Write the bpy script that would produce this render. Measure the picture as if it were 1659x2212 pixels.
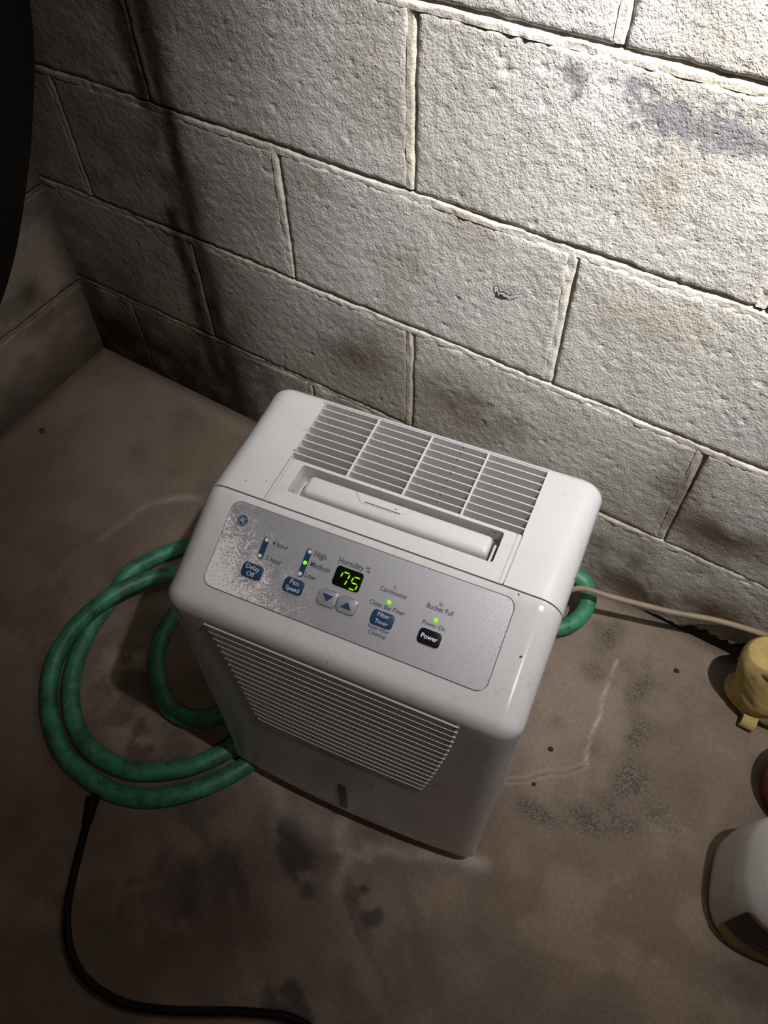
import bpy, bmesh, math, random
import numpy as np
from mathutils import Vector, Matrix

for o in list(bpy.data.objects):
    bpy.data.objects.remove(o)
scene = bpy.context.scene
COL = scene.collection

# ------------------------------------------------------------------ camera
cam_d = bpy.data.cameras.new('camera')
cam = bpy.data.objects.new('camera', cam_d)
COL.objects.link(cam)
right = Vector((0.84507, 0.53424, -0.0216)); up = Vector((-0.4253, 0.6956, 0.5783))
right.normalize(); up = (up - right * up.dot(right)).normalized(); back = right.cross(up)
M = Matrix.Identity(4)
for i in range(3):
    M[i][0], M[i][1], M[i][2] = right[i], up[i], back[i]
M.translation = Vector((0.41912, -0.71160, 1.12073))
cam.matrix_world = M
cam_d.sensor_fit = 'VERTICAL'
cam_d.sensor_height = 24.0
cam_d.lens = 1685.96 / 2212.0 * 24.0
cam_d.clip_start = 0.02
scene.camera = cam

# ------------------------------------------------------------------ light
scene.view_settings.view_transform = 'Standard'
scene.view_settings.look = 'None'
scene.view_settings.gamma = 1.0
scene.view_settings.exposure = 0.0
scene.view_settings.use_curve_mapping = False

world = bpy.data.worlds.new('basement_dark')
scene.world = world
world.use_nodes = True
bg = world.node_tree.nodes['Background']
bg.inputs['Color'].default_value = (1.0, 0.72, 0.55, 1)
bg.inputs['Strength'].default_value = 0.003


def spot(name, loc, aim, watts, size, blend, radius, color):
    l = bpy.data.lights.new(name, 'SPOT')
    l.energy = watts; l.spot_size = math.radians(size); l.spot_blend = blend
    l.shadow_soft_size = radius; l.color = color
    o = bpy.data.objects.new(name, l); COL.objects.link(o)
    o.location = loc
    o.rotation_euler = (Vector(aim) - Vector(loc)).to_track_quat('-Z', 'Y').to_euler()
    return o


LAMP = (0.814, -0.415, 1.908)
spot('flashlight_beam', LAMP, (0.57, 0.0, 1.40), 430, 58, 1.0, 0.014, (1.0, 0.985, 0.96))
spot('flashlight_spill', LAMP, (0.56, 0.0, 1.15), 98, 79, 1.0, 0.014, (1.0, 0.98, 0.975))
bl = bpy.data.lights.new('fill_bulb', 'POINT')  # unseen lamp, added to fill the machine front and give its edge highlight
bl.energy = 6.0; bl.shadow_soft_size = 0.035; bl.color = (1.0, 0.73, 0.62)
bo = bpy.data.objects.new('fill_bulb', bl); COL.objects.link(bo)
bo.location = (0.95, -1.06, 1.82)

# ------------------------------------------------------------------ helpers
rng = np.random.default_rng(7)
_perm = rng.random((256, 256))


def vnoise(x, y, seed=0):
    x = np.asarray(x, float) + seed * 17.31; y = np.asarray(y, float) + seed * 9.73
    xi = np.floor(x).astype(int); yi = np.floor(y).astype(int)
    fx = x - xi; fy = y - yi
    fx = fx * fx * fx * (fx * (fx * 6 - 15) + 10); fy = fy * fy * fy * (fy * (fy * 6 - 15) + 10)
    a = _perm[xi % 256, yi % 256]; b = _perm[(xi + 1) % 256, yi % 256]
    c = _perm[xi % 256, (yi + 1) % 256]; d = _perm[(xi + 1) % 256, (yi + 1) % 256]
    return (a * (1 - fx) + b * fx) * (1 - fy) + (c * (1 - fx) + d * fx) * fy


def fbm(x, y, f, octv=4, seed=0, gain=0.5):
    s = 0; a = 1; t = 0
    for i in range(octv):
        s = s + a * vnoise(np.asarray(x) * f, np.asarray(y) * f, seed + i * 3); t += a
        a *= gain; f *= 2.03
    return s / t


def sstep(a, b, x):
    t = np.clip((np.asarray(x, float) - a) / (b - a), 0, 1)
    return t * t * (3 - 2 * t)


def seg_dist(x, y, pts):
    d = np.full(np.shape(x), 9.0)
    for (ax, ay), (bx, by) in zip(pts[:-1], pts[1:]):
        vx, vy = bx - ax, by - ay
        t = np.clip(((x - ax) * vx + (y - ay) * vy) / (vx * vx + vy * vy), 0, 1)
        d = np.minimum(d, np.hypot(x - ax - t * vx, y - ay - t * vy))
    return d


def mixc(c, k, col):
    k = np.clip(k, 0, 1)[..., None]
    return c * (1 - k) + np.array(col) * k


def np_mesh(name, verts, faces, colors=None, smooth=True):
    me = bpy.data.meshes.new(name)
    verts = np.asarray(verts, np.float32).reshape(-1, 3)
    faces = np.asarray(faces, np.int32).reshape(-1, 4)
    me.vertices.add(len(verts)); me.vertices.foreach_set('co', verts.ravel())
    me.loops.add(faces.size); me.loops.foreach_set('vertex_index', faces.ravel())
    me.polygons.add(len(faces))
    me.polygons.foreach_set('loop_start', np.arange(0, faces.size, 4, dtype=np.int32))
    me.polygons.foreach_set('loop_total', np.full(len(faces), 4, np.int32))
    me.polygons.foreach_set('use_smooth', np.full(len(faces), smooth, bool))
    me.update(calc_edges=True)
    if colors is not None:
        at = me.color_attributes.new('Col', 'FLOAT_COLOR', 'POINT')
        c = np.ones((len(verts), 4), np.float32); c[:, :3] = np.asarray(colors, np.float32).reshape(-1, 3)
        at.data.foreach_set('color', c.ravel())
    me.validate()
    return me


def grid_faces(nx, ny, off=0):
    i, j = np.meshgrid(np.arange(nx - 1), np.arange(ny - 1), indexing='ij')
    a = (i * ny + j).ravel() + off
    return np.stack([a, a + ny, a + ny + 1, a + 1], 1)


def obj(name, me, mat=None, parent=None):
    o = bpy.data.objects.new(name, me)
    COL.objects.link(o)
    if mat is not None and me is not None:
        me.materials.clear(); me.materials.append(mat)
    if parent is not None:
        o.parent = parent
    return o


def tag(o, label=None, cat=None, group=None, kind=None):
    if label: o['label'] = label
    if cat: o['category'] = cat
    if group: o['group'] = group
    if kind: o['kind'] = kind
    return o


def thing(name, loc, label, cat, rz=0.0, group=None):
    o = obj(name, None)
    o.location = loc; o.rotation_euler = (0, 0, rz)
    o.empty_display_size = 0.05
    return tag(o, label, cat, group)


def bm_mesh(name, bm, smooth=False, angle=None):
    me = bpy.data.meshes.new(name)
    bmesh.ops.recalc_face_normals(bm, faces=bm.faces)
    bm.to_mesh(me); bm.free()
    if smooth:
        for p in me.polygons: p.use_smooth = True
        if angle:
            me.set_sharp_from_angle(angle=math.radians(angle))
    return me


def box_bm(x0, x1, y0, y1, z0, z1, bevel=0.0, seg=2, bm=None):
    b = bmesh.new()
    bmesh.ops.create_cube(b, size=1)
    for v in b.verts:
        v.co = Vector((x0 + (v.co.x + .5) * (x1 - x0), y0 + (v.co.y + .5) * (y1 - y0), z0 + (v.co.z + .5) * (z1 - z0)))
    if bevel:
        bmesh.ops.bevel(b, geom=b.edges[:], offset=bevel, segments=seg, affect='EDGES', profile=0.5)
    return b


def catmull(pts, n=10):
    P = np.array(pts, float)
    P = np.vstack([2 * P[0] - P[1], P, 2 * P[-1] - P[-2]])
    out = []
    for i in range(1, len(P) - 2):
        t = np.linspace(0, 1, n, endpoint=False)[:, None]
        a, b, c, d = P[i - 1], P[i], P[i + 1], P[i + 2]
        out.append(0.5 * ((2 * b) + (-a + c) * t + (2 * a - 5 * b + 4 * c - d) * t ** 2 + (-a + 3 * b - 3 * c + d) * t ** 3))
    out.append(P[-2][None])
    return np.vstack(out)


def tube_mesh(name, path, radius, nseg=16, cap=True):
    path = np.asarray(path, float); n = len(path)
    rad = np.broadcast_to(np.asarray(radius, float), (n,))
    T = np.gradient(path, axis=0); T /= np.linalg.norm(T, axis=1)[:, None]
    N = np.cross(T[0], [0, 0, 1.0])
    if np.linalg.norm(N) < 1e-4: N = np.array([1.0, 0, 0])
    N /= np.linalg.norm(N)
    V = []
    a = np.linspace(0, 2 * math.pi, nseg, endpoint=False)
    for i in range(n):
        N = N - T[i] * (N @ T[i]); N /= np.linalg.norm(N); B = np.cross(T[i], N)
        V.append(path[i] + rad[i] * (np.cos(a)[:, None] * N + np.sin(a)[:, None] * B))
    V = np.vstack(V)
    i, j = np.meshgrid(np.arange(n - 1), np.arange(nseg), indexing='ij')
    p = (i * nseg + j).ravel(); q = (i * nseg + (j + 1) % nseg).ravel()
    F = [tuple(x) for x in np.stack([p, q, q + nseg, p + nseg], 1).tolist()]
    if cap:
        F.append(tuple(range(nseg))[::-1]); F.append(tuple(range((n - 1) * nseg, n * nseg)))
    me = bpy.data.meshes.new(name)
    me.from_pydata(V.tolist(), [], F)
    for pl in me.polygons: pl.use_smooth = True
    me.set_sharp_from_angle(angle=math.radians(60))
    return me


def poly_prism(pts, z0, z1, bevel=0.0, seg=2):
    """2D outline (x,y) extruded from z0 to z1; bevel on the upper rim."""
    bm = bmesh.new()
    lo = [bm.verts.new((x, y, z0)) for x, y in pts]
    hi = [bm.verts.new((x, y, z1)) for x, y in pts]
    n = len(pts)
    for i in range(n):
        bm.faces.new((lo[i], lo[(i + 1) % n], hi[(i + 1) % n], hi[i]))
    bm.faces.new(lo[::-1]); top = bm.faces.new(hi)
    if bevel:
        bmesh.ops.bevel(bm, geom=list(top.edges), offset=bevel, segments=seg, affect='EDGES', profile=0.5)
    return bm


def rrect(cx, cy, w, h, r, n=6):
    pts = []
    for (sx, sy, a0) in ((1, 1, 0), (-1, 1, 90), (-1, -1, 180), (1, -1, 270)):
        for k in range(n + 1):
            a = math.radians(a0 + 90 * k / n)
            pts.append((cx + sx * (w / 2 - r) + r * math.cos(a), cy + sy * (h / 2 - r) + r * math.sin(a)))
    return pts


def evaluated(o, name):
    dg = bpy.context.evaluated_depsgraph_get()
    dg.update()
    me = bpy.data.meshes.new_from_object(o.evaluated_get(dg), depsgraph=dg)
    me.name = name
    return me


def boolean(me, cutters, op='DIFFERENCE'):
    tmp = obj('tmp', me)
    cs = []
    for c in cutters:
        co = obj('tmp_cut', c); cs.append(co)
        m = tmp.modifiers.new('b', 'BOOLEAN'); m.operation = op; m.object = co; m.solver = 'EXACT'
    res = evaluated(tmp, me.name)
    for c in cs: bpy.data.objects.remove(c)
    bpy.data.objects.remove(tmp)
    return res


def remeshed(bm, name, voxel, smooth_it=6):
    me = bm_mesh(name, bm)
    tmp = obj('tmp', me)
    m = tmp.modifiers.new('r', 'REMESH'); m.mode = 'VOXEL'; m.voxel_size = voxel; m.use_smooth_shade = True
    s = tmp.modifiers.new('s', 'SMOOTH'); s.iterations = smooth_it; s.factor = 0.6
    res = evaluated(tmp, name)
    bpy.data.objects.remove(tmp)
    for p in res.polygons: p.use_smooth = True
    return res


# ------------------------------------------------------------------ materials
class NT:
    def __init__(self, name):
        self.m = bpy.data.materials.new(name); self.m.use_nodes = True
        self.t = self.m.node_tree; self.b = self.t.nodes['Principled BSDF']

    def n(self, typ, **kw):
        nd = self.t.nodes.new(typ)
        for k, v in kw.items():
            if k in nd.inputs.keys(): nd.inputs[k].default_value = v
            else: setattr(nd, k, v)
        return nd

    def l(self, a, b): self.t.links.new(a, b)

    def pos(self, kind='Object'):
        if not hasattr(self, '_tc'): self._tc = self.n('ShaderNodeTexCoord')
        return self._tc.outputs[kind]

    def noise(self, scale, detail=4, rough=0.55, vec=None):
        nd = self.n('ShaderNodeTexNoise'); nd.inputs['Scale'].default_value = scale
        nd.inputs['Detail'].default_value = detail; nd.inputs['Roughness'].default_value = rough
        self.l(vec if vec is not None else self.pos(), nd.inputs['Vector']); return nd.outputs['Fac']

    def ramp(self, fac, stops):
        nd = self.n('ShaderNodeValToRGB'); cr = nd.color_ramp
        while len(cr.elements) < len(stops): cr.elements.new(0.5)
        for e, (p, c) in zip(cr.elements, stops):
            e.position = p; e.color = (*c, 1) if isinstance(c, tuple) else (c, c, c, 1)
        self.l(fac, nd.inputs['Fac']); return nd.outputs['Color']

    def mix(self, fac, a, b, blend='MIX'):
        nd = self.n('ShaderNodeMix', data_type='RGBA', blend_type=blend)
        for s, v in ((nd.inputs[0], fac), (nd.inputs[6], a), (nd.inputs[7], b)):
            if hasattr(v, 'links'): self.l(v, s)
            elif isinstance(v, tuple): s.default_value = (*v, 1)
            else: s.default_value = v
        return nd.outputs[2]

    def math(self, op, a, b=0.0):
        nd = self.n('ShaderNodeMath', operation=op)
        for s, v in ((nd.inputs[0], a), (nd.inputs[1], b)):
            if hasattr(v, 'links'): self.l(v, s)
            else: s.default_value = v
        return nd.outputs[0]

    def bump(self, h, strength, dist, prev=None):
        nd = self.n('ShaderNodeBump'); nd.inputs['Strength'].default_value = strength
        nd.inputs['Distance'].default_value = dist; self.l(h, nd.inputs['Height'])
        if prev is not None: self.l(prev, nd.inputs['Normal'])
        return nd.outputs['Normal']

    def set(self, **kw):
        for k, v in kw.items():
            s = self.b.inputs[k.replace('_', ' ')]
            if hasattr(v, 'links'): self.l(v, s)
            elif isinstance(v, tuple): s.default_value = (*v, 1)
            else: s.default_value = v
        return self.m


def simple(name, col, rough=0.5, metal=0.0, spec=0.5, var=0.0, scale=60):
    t = NT(name)
    c = col
    if var:
        c = t.mix(t.ramp(t.noise(scale), [(0.35, 0.0), (0.7, 1.0)]), tuple(x * (1 - var) for x in col), col)
    t.set(Base_Color=c, Roughness=rough, Metallic=metal)
    t.b.inputs['Specular IOR Level'].default_value = spec
    return t.m


def m_block():
    t = NT('painted_block')
    at = t.n('ShaderNodeAttribute', attribute_name='Col')
    fine = t.ramp(t.noise(420, 3), [(0.3, 0.80), (0.7, 1.12)])
    c = t.mix(1.0, at.outputs['Color'], fine, 'MULTIPLY')
    spk = t.ramp(t.noise(150, 2), [(0.27, 1.0), (0.31, 0.0)])
    c = t.mix(spk, c, t.mix(1.0, c, (0.45, 0.40, 0.36), 'MULTIPLY'))
    h1 = t.noise(270, 3, 0.6)
    h2 = t.noise(620, 2, 0.5)
    nb = t.bump(h1, 0.75, 0.0019)
    nb = t.bump(h2, 0.5, 0.0007, nb)
    pits = t.ramp(t.noise(190, 2, 0.4), [(0.26, 0.0), (0.36, 1.0)])
    nb = t.bump(pits, 0.6, 0.0011, nb)
    t.set(Base_Color=c, Roughness=0.62, Normal=nb)
    t.b.inputs['Specular IOR Level'].default_value = 0.35
    return t.m


def m_mortar():
    t = NT('mortar')
    at = t.n('ShaderNodeAttribute', attribute_name='Col')
    c = t.mix(1.0, at.outputs['Color'], t.ramp(t.noise(300, 3), [(0.3, 0.75), (0.7, 1.1)]), 'MULTIPLY')
    t.set(Base_Color=c, Roughness=0.75, Normal=t.bump(t.noise(330, 3), 0.6, 0.0015))
    return t.m


def m_floor():
    t = NT('floor_concrete')
    at = t.n('ShaderNodeAttribute', attribute_name='Col')
    ag = t.n('ShaderNodeAttribute', attribute_name='Grit')
    c = t.mix(1.0, at.outputs['Color'], t.ramp(t.noise(170, 5, 0.65), [(0.25, 0.78), (0.75, 1.18)]), 'MULTIPLY')
    grit = t.noise(430, 5, 0.75)
    gcol = t.ramp(grit, [(0.38, (0.045, 0.039, 0.033)), (0.50, (0.120, 0.102, 0.082)), (0.62, (0.31, 0.255, 0.195))])
    c = t.mix(t.math('MULTIPLY', ag.outputs['Fac'], 0.95), c, gcol)
    nb = t.bump(t.noise(60, 4), 0.35, 0.003)
    nb = t.bump(t.noise(380, 3), 0.35, 0.0009, nb)
    gh = t.math('MULTIPLY', grit, ag.outputs['Fac'])
    nb = t.bump(gh, 0.7, 0.002, nb)
    t.set(Base_Color=c, Roughness=0.68, Normal=nb)
    t.b.inputs['Specular IOR Level'].default_value = 0.3
    return t.m


def m_plastic():
    t = NT('white_plastic')
    at = t.ramp(t.noise(9, 4, 0.6), [(0.40, 0.0), (0.75, 1.0)])
    c = t.mix(t.math('MULTIPLY', at, 0.35), (0.650, 0.648, 0.655), (0.57, 0.545, 0.50))
    smear = t.math('MULTIPLY', t.ramp(t.noise(38, 5, 0.75), [(0.58, 0.0), (0.72, 1.0)]), 0.45)
    c = t.mix(smear, c, (0.40, 0.35, 0.28))
    dots = t.ramp(t.noise(150, 1, 0.3), [(0.785, 0.0), (0.80, 1.0)])
    c = t.mix(dots, c, (0.05, 0.035, 0.025))
    fine = t.math('MULTIPLY', t.ramp(t.noise(900, 1), [(0.66, 0.0), (0.72, 1.0)]), 0.25)
    c = t.mix(fine, c, (0.30, 0.27, 0.22))
    t.set(Base_Color=c, Roughness=t.ramp(t.noise(30, 4), [(0.3, 0.11), (0.7, 0.19)]),
          Normal=t.bump(t.noise(1500, 1), 0.06, 0.0004))
    return t.m


def m_panel():
    t = NT('silver_panel')
    sep = t.n('ShaderNodeSeparateXYZ'); t.l(t.pos(), sep.inputs[0])
    # dust gathers thickest towards the near left corner
    gx = t.math('MULTIPLY', t.math('ADD', sep.outputs['X'], 0.02), -6.0)
    gy = t.math('MULTIPLY', t.math('ADD', sep.outputs['Y'], 0.030), -7.0)
    dens = t.math('ADD', gx, gy)
    dn = t.math('ADD', t.math('MULTIPLY', dens, 0.34), t.noise(520, 4, 0.8))
    dn = t.math('ADD', dn, t.math('MULTIPLY', t.noise(55, 4, 0.7), 0.35))
    dust = t.ramp(dn, [(0.90, 0.0), (1.06, 1.0)])
    c = t.mix(t.math('MULTIPLY', t.ramp(t.noise(1200, 2), [(0.35, 0.0), (0.65, 1.0)]), 0.35), (0.70, 0.70, 0.75), (0.54, 0.535, 0.57))
    # dark specks towards the right-hand end
    rx = t.math('MULTIPLY', t.math('SUBTRACT', sep.outputs['X'], 0.03), 1.7)
    sp = t.ramp(t.math('ADD', t.noise(700, 3, 0.7), rx), [(0.74, 0.0), (0.86, 1.0)])
    c = t.mix(t.math('MULTIPLY', sp, 0.65), c, (0.17, 0.165, 0.17))
    stain = t.ramp(t.math('ADD', t.noise(75, 5, 0.75), t.math('MULTIPLY', rx, 0.6)), [(0.76, 0.0), (0.84, 1.0)])
    c = t.mix(t.math('MULTIPLY', stain, 0.55), c, (0.22, 0.19, 0.15))
    c = t.mix(t.math('MULTIPLY', dust, 0.9), c, (0.92, 0.88, 0.86))
    met = t.math('SUBTRACT', 0.72, t.math('MULTIPLY', dust, 0.72))
    rough = t.math('ADD', 0.44, t.math('MULTIPLY', dust, 0.35))
    t.set(Base_Color=c, Metallic=met, Roughness=rough, Normal=t.bump(t.noise(1300, 2), 0.2, 0.0005))
    return t.m


def m_hose():
    t = NT('green_hose')
    n1 = t.ramp(t.noise(28, 5, 0.65), [(0.40, 0.0), (0.66, 1.0)])
    c = t.mix(n1, (0.062, 0.310, 0.165), (0.030, 0.130, 0.072))
    n2 = t.ramp(t.noise(85, 4, 0.7), [(0.54, 0.0), (0.66, 1.0)])
    c = t.mix(t.math('MULTIPLY', n2, 0.6), c, (0.030, 0.034, 0.020))
    n3 = t.ramp(t.noise(60, 3), [(0.55, 0.0), (0.72, 1.0)])
    c = t.mix(t.math('MULTIPLY', n3, 0.4), c, (0.14, 0.36, 0.24))
    t.set(Base_Color=c, Roughness=0.48, Normal=t.bump(t.noise(300, 3), 0.25, 0.0008))
    return t.m


def emit(name, col, strength):
    t = NT(name)
    t.set(Base_Color=(0.02, 0.05, 0.01), Emission_Color=col, Emission_Strength=strength, Roughness=0.3)
    return t.m


MB, MM, MF = m_block(), m_mortar(), m_floor()
MP, MPAN, MH = m_plastic(), m_panel(), m_hose()
M_DARK = simple('dark_earth', (0.018, 0.013, 0.010), 0.95, spec=0.1, var=0.4)
M_INNER = simple('grey_inner_plastic', (0.30, 0.30, 0.285), 0.5, var=0.25, scale=35)
M_CAV = simple('dark_cavity_plastic', (0.045, 0.038, 0.034), 0.7)
M_BLUE = simple('blue_print', (0.022, 0.058, 0.125), 0.35, var=0.15, scale=500)
M_TEXT = simple('dark_print', (0.055, 0.062, 0.10), 0.5)
M_LIGHTTEXT = simple('pale_print', (0.52, 0.56, 0.60), 0.5)
M_WHITETEXT = simple('white_print', (0.85, 0.85, 0.87), 0.5)
M_BLACKBTN = simple('black_button', (0.012, 0.012, 0.020), 0.22)
M_SILVERBTN = simple('silver_button', (0.52, 0.52, 0.535), 0.33, metal=0.5, var=0.1, scale=900)
M_LEDOFF = simple('unlit_lens', (0.72, 0.72, 0.70), 0.35)
M_LEDGREY = simple('grey_lens', (0.33, 0.32, 0.32), 0.4)
M_GREEN = emit('green_led', (0.30, 1.0, 0.0), 0.95)
M_SEG = emit('green_segment', (0.42, 0.95, 0.0), 0.85)
M_GLASS = simple('display_glass', (0.006, 0.010, 0.003), 0.12, var=0.2)
M_WINDOW = simple('water_window', (0.028, 0.026, 0.024), 0.25)
M_CABLE = simple('black_rubber', (0.005, 0.004, 0.004), 0.65, spec=0.2)
M_CORD = simple('beige_cord', (0.36, 0.27, 0.19), 0.55, var=0.25, scale=40)
M_SACK = simple('black_sack', (0.005, 0.004, 0.004), 0.55, spec=0.15)
M_JUG = simple('white_jug_plastic', (0.56, 0.535, 0.50), 0.38, var=0.05)
M_YELLOW = simple('label_yellow', (0.40, 0.24, 0.02), 0.45, var=0.35, scale=25)
M_LBLACK = simple('label_black', (0.008, 0.008, 0.009), 0.4)
M_LRED = simple('label_red', (0.16, 0.006, 0.008), 0.45)
M_REDTUB = simple('red_plastic', (0.14, 0.004, 0.007), 0.35)
M_GLOVE = simple('yellow_glove_cloth', (0.52, 0.39, 0.15), 0.8, spec=0.2, var=0.25, scale=45)
M_GTRIM = simple('brown_trim', (0.10, 0.065, 0.03), 0.8)
M_DEBRIS = simple('dark_debris', (0.030, 0.020, 0.014), 0.9)

# ------------------------------------------------------------------ colour maps of the shell


def wall_rgb(x, z):
    x = np.asarray(x, float); z = np.asarray(z, float)
    n1 = fbm(x, z, 9, 5, 1); n2 = fbm(x, z, 26, 4, 5); n3 = fbm(x, z, 4, 4, 9); n4 = fbm(x, z, 70, 3, 13)
    c = np.ones(x.shape + (3,)) * np.array([0.60, 0.585, 0.555])
    c *= (0.90 + 0.2 * n2)[..., None]
    c = mixc(c, 0.5 * sstep(0.45, 0.75, n3), [0.50, 0.46, 0.39])
    # grime climbing from the damp base courses and from the left corner
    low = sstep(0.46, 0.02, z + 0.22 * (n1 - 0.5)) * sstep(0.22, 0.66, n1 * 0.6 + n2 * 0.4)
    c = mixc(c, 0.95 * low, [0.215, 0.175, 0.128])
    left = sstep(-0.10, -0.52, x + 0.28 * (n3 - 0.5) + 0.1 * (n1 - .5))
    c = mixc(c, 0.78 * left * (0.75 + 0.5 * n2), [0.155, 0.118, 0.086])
    # general mottling
    c = mixc(c, 0.35 * sstep(0.52, 0.72, n1), [0.33, 0.285, 0.22])
    # water-run streak over the stacked head joints
    wob = 0.018 * (fbm(z, z * 0, 9, 3, 21) - 0.5)
    xs = -0.402 + wob
    runs = 0.75 + 0.9 * (fbm(x * 3, z, 14, 4, 25) - 0.5)
    run_l = np.exp(-np.abs((x - xs + 0.024) / 0.017) ** 3) * (1 - 0.75 * sstep(0.42, 0.45, z) * sstep(0.59, 0.57, z))
    run_r = np.exp(-np.abs((x - xs - 0.014) / 0.018) ** 3)
    c = mixc(c, np.clip(1.6 * runs, 0, 1) * run_l * sstep(0.0, 0.12, z), [0.022, 0.012, 0.007])
    c = mixc(c, np.clip(1.6 * runs, 0, 1) * run_r, [0.022, 0.013, 0.007])
    wide = np.exp(-((x - xs) / 0.055) ** 2) * sstep(0.3, 0.6, n2)
    c = mixc(c, 0.65 * wide, [0.09, 0.062, 0.040])
    # mould in the corner
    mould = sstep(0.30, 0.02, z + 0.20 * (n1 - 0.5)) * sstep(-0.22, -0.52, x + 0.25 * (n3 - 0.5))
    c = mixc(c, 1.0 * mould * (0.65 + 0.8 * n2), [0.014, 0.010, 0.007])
    # rust-brown patches on the right
    for (px, pz, sx, sz, k) in ((0.47, 0.25, 0.07, 0.035, .75), (0.43, 0.045, 0.06, 0.025, .8), (0.52, 0.075, 0.04, 0.03, .7),
                                (0.10, 0.29, 0.10, 0.05, .6), (-0.10, 0.30, 0.07, 0.06, .6), (0.40, 0.30, 0.03, .06, .5),
                                (0.29, 0.52, 0.07, 0.03, .35), (0.36, 0.10, 0.04, 0.025, .7), (0.0, 0.14, 0.25, 0.06, .5)):
        g = np.exp(-((x - px) / sx) ** 2 - ((z - pz) / sz) ** 2)
        c = mixc(c, 1.4 * k * g * sstep(0.25, 0.6, n1 * .5 + n2 * .5), [0.115, 0.082, 0.055])
    # cream build-up
    c = mixc(c, 0.5 * np.exp(-((x - 0.30) / 0.12) ** 2 - ((z - 0.545) / 0.03) ** 2) * n2, [0.60, 0.53, 0.38])
    # peeled paint: bare grey block
    p1 = np.exp(-((x - 0.166) / 0.013) ** 2 - ((z - 0.766) / 0.022) ** 2)
    ax = (x - 0.215) / 0.16
    zc = 0.762 - 0.010 * np.sin(ax * 3)
    p2 = sstep(-0.12, 0.1, ax) * sstep(1.5, 0.7, ax) * np.exp(-((z - zc) / 0.026) ** 2)
    n5 = fbm(x, z, 170, 2, 17)
    p = sstep(0.44, 0.60, np.maximum(p1, p2) * 0.80 + 0.55 * (n4 - 0.5) + 0.30 * (n2 - .5) + 0.65 * (n5 - 0.5))
    c = mixc(c, 0.80 * p, [0.205, 0.205, 0.225])
    return c


def left_rgb(y, z):
    n1 = fbm(y, z, 8, 5, 41); n2 = fbm(y, z, 24, 4, 45)
    c = np.ones(np.shape(y) + (3,)) * np.array([0.33, 0.275, 0.225])
    c = mixc(c, sstep(0.4, 0.7, n1), [0.17, 0.125, 0.09])
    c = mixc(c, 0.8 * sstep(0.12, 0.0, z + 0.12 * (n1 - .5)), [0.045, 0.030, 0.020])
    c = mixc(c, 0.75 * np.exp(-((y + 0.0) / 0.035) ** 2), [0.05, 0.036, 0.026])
    c = mixc(c, 0.5 * sstep(.5, .7, n2), [0.13, 0.10, 0.075])
    g = np.exp(-((y + 0.105) / 0.03) ** 2 - ((z - 0.22) / 0.03) ** 2)
    c = mixc(c, .7 * g, [.07, .05, .035])
    return c


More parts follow.
